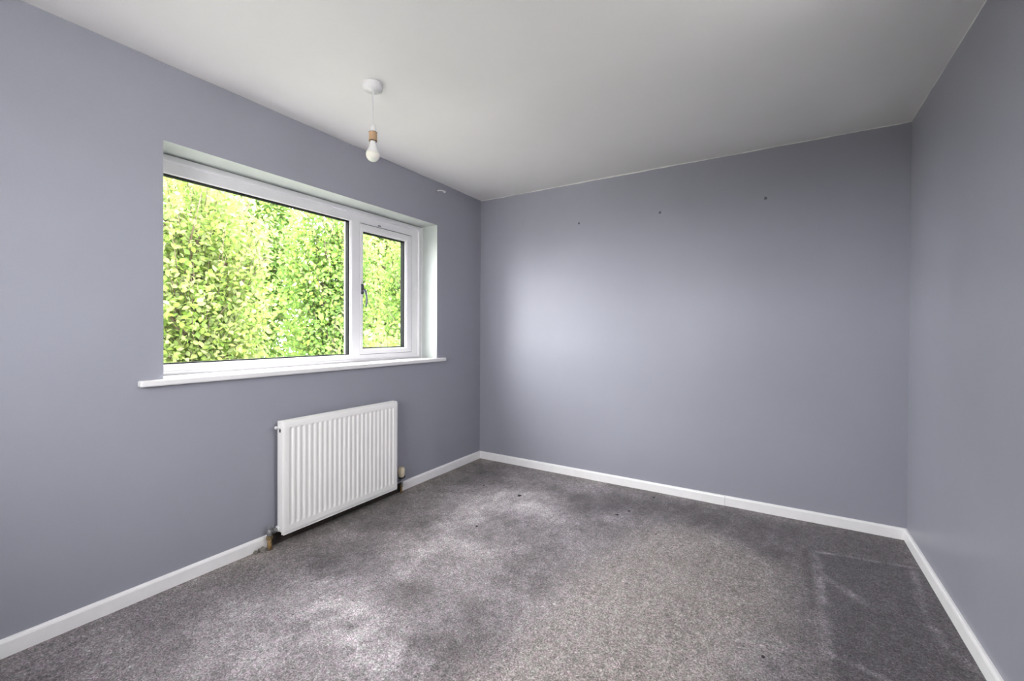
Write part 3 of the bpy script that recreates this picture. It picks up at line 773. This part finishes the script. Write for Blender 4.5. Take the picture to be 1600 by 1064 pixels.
def lump(name, loc, r, mat, seed, flat=0.5):
    g = random.Random(seed); bm = bmesh.new()
    bmesh.ops.create_icosphere(bm, subdivisions=2, radius=1)
    for v in bm.verts:
        k = 0.7 + 0.6 * g.random()
        v.co = Vector((v.co.x * r * k, v.co.y * r * k * 0.75, max(-0.3, v.co.z) * r * flat * k))
    zmin = min(v.co.z for v in bm.verts)
    for v in bm.verts: v.co.z -= zmin + 0.001
    me = bpy.data.meshes.new(name); bm.to_mesh(me); bm.free(); me.materials.append(mat)
    o = bpy.data.objects.new(name, me); COL.objects.link(o); o.location = loc; o.rotation_euler.z = g.random() * 6
    return o
CRUMBS = [(0.46, -0.58, 0.008, 'tiny dark crumb on the carpet nearest the corner beside the radiator'),
          (0.80, -0.62, 0.014, 'largest dark crumb, on the pale blotched carpet'),
          (0.83, -1.18, 0.010, 'dark crumb on the blotched carpet out in front of the radiator'),
          (1.50, -0.56, 0.010, 'dark crumb of a close pair at the edge of the beige worn carpet'),
          (1.55, -0.46, 0.009, 'dark crumb of a close pair at the edge of the beige worn carpet'),
          (1.63, -0.13, 0.008, 'dark crumb lying close to the skirting of the blank wall'),
          (2.35, -1.48, 0.008, 'dark crumb beside the dark furniture mark in the carpet'),
          (1.78, -0.70, 0.007, 'tiny dark crumb out on the beige worn carpet')]
for k, (x, y, r, lb) in enumerate(CRUMBS):
    tag(lump('crumb', (x, y, -0.001), r, M['crumb'], k), lb, 'crumb', 'dark crumbs on the carpet')
for k, (x, y, r, lb) in enumerate([(0.034, -2.034, 0.020, 'largest lump of crumbled plaster at the foot of the radiator pipe'),
                                   (0.028, -2.064, 0.014, 'lump of crumbled plaster lying farthest from the radiator pipe'),
                                   (0.042, -2.010, 0.012, 'small lump of crumbled plaster touching the radiator pipe')]):
    tag(lump('plaster_lump', (x, y, -0.001), r, M['plaster'], 40 + k, 0.9), lb, 'plaster lump', 'plaster lumps by the radiator pipe')

# ------------------------------------------------------------------ garden outside
GZ = -2.75
b = MB(); b.box(-60, -0.27, -60, 60, GZ - 0.3, GZ)
# the house stands on the ground: lower storey under the room
g_ = b.build('ground', M['grass']); tag(g_, 'dark gravel yard far below the window', kind='structure')
b = MB(); b.box(-0.27, 60, -60, 60, GZ - 0.3, GZ)
tag(b.build('ground', M['bounce_ground']), 'unseen pale ground added to bounce light up, on the other side of the house', kind='structure')  # added pale surface, throws light up through the fill windows
b = MB(); b.box(-0.27, W + 0.25, YR - 0.25, 0.12, GZ, -0.21); tag(b.build('wall_outer', M['brick']), 'outer house wall below the window', kind='structure')

LEAF_V = np.array([(0, 0, 0), (0.33, 0.20, 0.05), (0.36, 0, -0.02), (0.33, -0.20, 0.05), (0.62, 0.24, 0.06), (0.66, 0, -0.01), (0.62, -0.24, 0.06), (1.0, 0, -0.09)])
LEAF_V[:, 1] *= 1.3
LEAF_F = [(0, 2, 1), (0, 3, 2), (1, 2, 5, 4), (2, 3, 6, 5), (4, 5, 7), (5, 6, 7)]
def leaf_mesh(name, mat):
    me = bpy.data.meshes.new(name); me.from_pydata([tuple(v) for v in LEAF_V], [], LEAF_F)
    me.polygons.foreach_set('use_smooth', [True] * len(LEAF_F))
    me.materials.append(mat); me.update(); return me

R3 = np.array(m3.transposed())           # rows: right, up, -forward
def visible(P):
    """which points can be seen through the window from the viewpoint (just outside its edges too)"""
    d = P - np.array(CAM)
    t = (FX - CAM.x) / d[:, 0]
    y = CAM.y + t * d[:, 1]; z = CAM.z + t * d[:, 2]
    return (y > WY0 + 0.06) & (y < IY1 - 0.02) & (z > IZ0) & (z < IZ1) & (d[:, 0] < -2.5)

def tree(name, label, cell, ncl, per, mat, size, seed, nparts=300, group=None):
    x0, x1, y0, y1, z0_, z1_ = cell
    cx, cy, cz = (x0 + x1) / 2, (y0 + y1) / 2, (z0_ + z1_) / 2
    rx, ry, rz = (x1 - x0) / 2 - 0.12, (y1 - y0) / 2 - 0.12, (z1_ - z0_) / 2
    g = np.random.default_rng(seed)
    root = empty(name, (cx, cy, GZ)); tag(root, label, 'tree', group)
    # skeleton
    b = MB(); top = np.array([cx, cy, cz + rz * 0.45])
    tr = [(cx, cy, GZ)]
    for k in range(1, 7):
        t = k / 6; tr.append((cx + g.normal(0, 0.05), cy + g.normal(0, 0.05), GZ + (top[2] - GZ) * t))
    b.tube(tr, [0.10 - 0.075 * k / 6 for k in range(7)], 9)
    at(root, b.build('trunk', M['bark']))
    br = MB(); ends = []
    for k in range(26):
        a = g.random() * 6.283; h = 0.25 + 0.72 * g.random()
        z0 = GZ + (top[2] - GZ) * h; z0 = max(z0, cz - rz)
        el = g.uniform(0.1, 0.9)
        e_ = np.array([cx + math.cos(a) * rx * g.uniform(.6, .95), cy + math.sin(a) * ry * g.uniform(.6, .95), min(cz + rz * 0.9, z0 + el * rz * 0.9)])
        s_ = np.array([cx, cy, z0])
        mid = s_ * 0.5 + e_ * 0.5 + g.normal(0, 0.10, 3)
        br.tube([s_, mid, e_], [0.022, 0.014, 0.004], 6)
        ends.append((s_, mid, e_))
    # leaf clusters: on the crown's shell and inside, gathered round short twigs
    d = g.normal(size=(ncl, 3)); d /= np.linalg.norm(d, axis=1)[:, None]
    d /= (np.abs(d) ** 3.2).sum(1)[:, None] ** (1 / 3.2)          # blunt, box-like crown: neighbours hem it in
    r = g.random(ncl) ** 0.42 * (1 - 0.12 * np.abs(g.normal(size=ncl)))
    C = np.stack([cx + rx * r * d[:, 0], cy + ry * r * d[:, 1], cz + rz * r * d[:, 2]], 1)
    C = C[C[:, 2] > GZ + 0.5]
    out = (C - np.array([cx, cy, cz - 0.5 * rz])); out /= np.linalg.norm(out, axis=1)[:, None]
    tl = g.uniform(0.22, 0.5, len(C))
    for i in range(0, len(C), 3):
        q = C[i] - out[i] * tl[i] * 1.2
        br.tube([q, C[i] * 0.5 + q * 0.5 + g.normal(0, 0.02, 3), C[i] + out[i] * 0.08], [0.006, 0.0045, 0.0025], 5)
    at(root, br.build('branches', M['bark'], recalc=False)); 
    n = len(C) * per
    idx = np.repeat(np.arange(len(C)), per)
    t = g.random(n)
    P = C[idx] - out[idx] * (tl[idx] * t)[:, None] + g.normal(0, 0.085, (n, 3))
    P[:, 0] = np.clip(P[:, 0], x0, x1); P[:, 1] = np.clip(P[:, 1], y0, y1)
    tone_ = np.clip(0.5 * g.random(n) + 0.5 * np.repeat(g.random(len(C)), per), 0, 0.999)
    # orientation: tip outwards and drooping, face up and out
    tip = out[idx] * 0.5 + g.normal(0, 0.65, (n, 3)); tip[:, 2] -= 0.35
    tip /= np.linalg.norm(tip, axis=1)[:, None]
    nu = np.array([0.25, 0, 0.25]) + out[idx] * 0.8 + g.normal(0, 0.55, (n, 3))
    sd = np.cross(nu, tip); sd /= np.linalg.norm(sd, axis=1)[:, None]
    nrm = np.cross(tip, sd)
    sc = size * g.uniform(0.65, 1.25, n)
    # the largest-looking leaves in view become parts of their own
    vis = np.where(visible(P))[0]
    dist = np.linalg.norm(P[vis] - np.array(CAM), axis=1) / sc[vis]
    pick = vis[np.argsort(dist)[:nparts]]
    lm = leaf_mesh('leaf', mat)
    for i in pick:
        o = bpy.data.objects.new('leaf', lm); COL.objects.link(o); o.parent = root
        mm = np.eye(4); mm[:3, 0] = tip[i] * sc[i]; mm[:3, 1] = sd[i] * sc[i]; mm[:3, 2] = nrm[i] * sc[i]
        mm[:3, 3] = P[i] - np.array([cx, cy, GZ])
        o.matrix_local = Matrix(mm.tolist())
    keep = np.ones(n, bool); keep[pick] = False; keep = np.where(keep)[0]
    k = len(keep)
    Rm = np.stack([tip[keep], sd[keep], nrm[keep]], 1) * sc[keep][:, None, None]     # rows are axes
    V = np.einsum('va,kab->kvb', LEAF_V, Rm) + (P[keep] - np.array([cx, cy, GZ]))[:, None, :]
    nv = len(LEAF_V)
    loops, starts, s0 = [], [], 0
    base = np.concatenate([np.array(f) for f in LEAF_F]); lens = np.array([len(f) for f in LEAF_F])
    L_ = (base[None, :] + (np.arange(k) * nv)[:, None]).ravel()
    st = (np.cumsum(lens) - lens)[None, :] + (np.arange(k) * len(base))[:, None]
    me = bpy.data.meshes.new('foliage')
    me.vertices.add(k * nv); me.vertices.foreach_set('co', V.ravel().astype(np.float32))
    me.loops.add(len(L_)); me.loops.foreach_set('vertex_index', L_.astype(np.int32))
    me.polygons.add(k * len(LEAF_F)); me.polygons.foreach_set('loop_start', st.ravel().astype(np.int32))
    me.polygons.foreach_set('use_smooth', np.ones(k * len(LEAF_F), bool))
    a = me.attributes.new('leaf_tone', 'FLOAT', 'POINT'); a.data.foreach_set('value', np.repeat(tone_[keep], nv).astype(np.float32))
    me.update(); me.validate(); me.materials.append(mat)
    o = bpy.data.objects.new('foliage', me); COL.objects.link(o); o.parent = root; o['kind'] = 'stuff'
    return root

#    name, label, cell (x0,x1,y0,y1,z0,z1), clusters, leaves per cluster, material, leaf length, seed
tree('broadleaf_tree', 'yellow green broadleaf tree filling the near half of the fixed pane', (-5.3, -3.7, -1.7, 0.75, -0.4, 3.8), 1350, 13, M['leaf_yellow'], 0.084, 1)
tree('broadleaf_tree', 'fresh green broadleaf tree growing behind the window mullion', (-5.6, -4.2, 0.85, 3.1, -0.6, 4.1), 1650, 13, M['leaf_green'], 0.084, 2)
tree('broadleaf_tree', 'nearer green broadleaf tree showing through the casement pane', (-5.8, -4.2, 3.2, 5.8, -0.6, 4.0), 1250, 13, M['leaf_green'], 0.092, 3)
tree('broadleaf_tree', 'tall green tree standing farther back, behind the mullion', (-10.0, -8.2, -0.8, 4.6, -0.8, 5.9), 3000, 13, M['leaf_green'], 0.14, 4)
tree('broadleaf_tree', 'tall yellow green tree standing farther back behind the casement pane', (-10.0, -8.2, 4.7, 10.2, -0.8, 5.9), 3000, 13, M['leaf_yellow'], 0.14, 5)
tree('broadleaf_tree', 'unseen yellow green tree added to block sky light, next to the house end', (-5.8, -3.8, -3.7, -1.8, -0.4, 3.9), 650, 13, M['leaf_yellow'], 0.11, 6)  # out of view; placed to keep sky light off the right wall
tree('leafy_shrub', 'low bright green shrub with large leaves close outside the window', (-3.65, -2.4, -0.1, 3.6, -2.2, 1.45), 560, 12, M['leaf_green'], 0.10, 7)
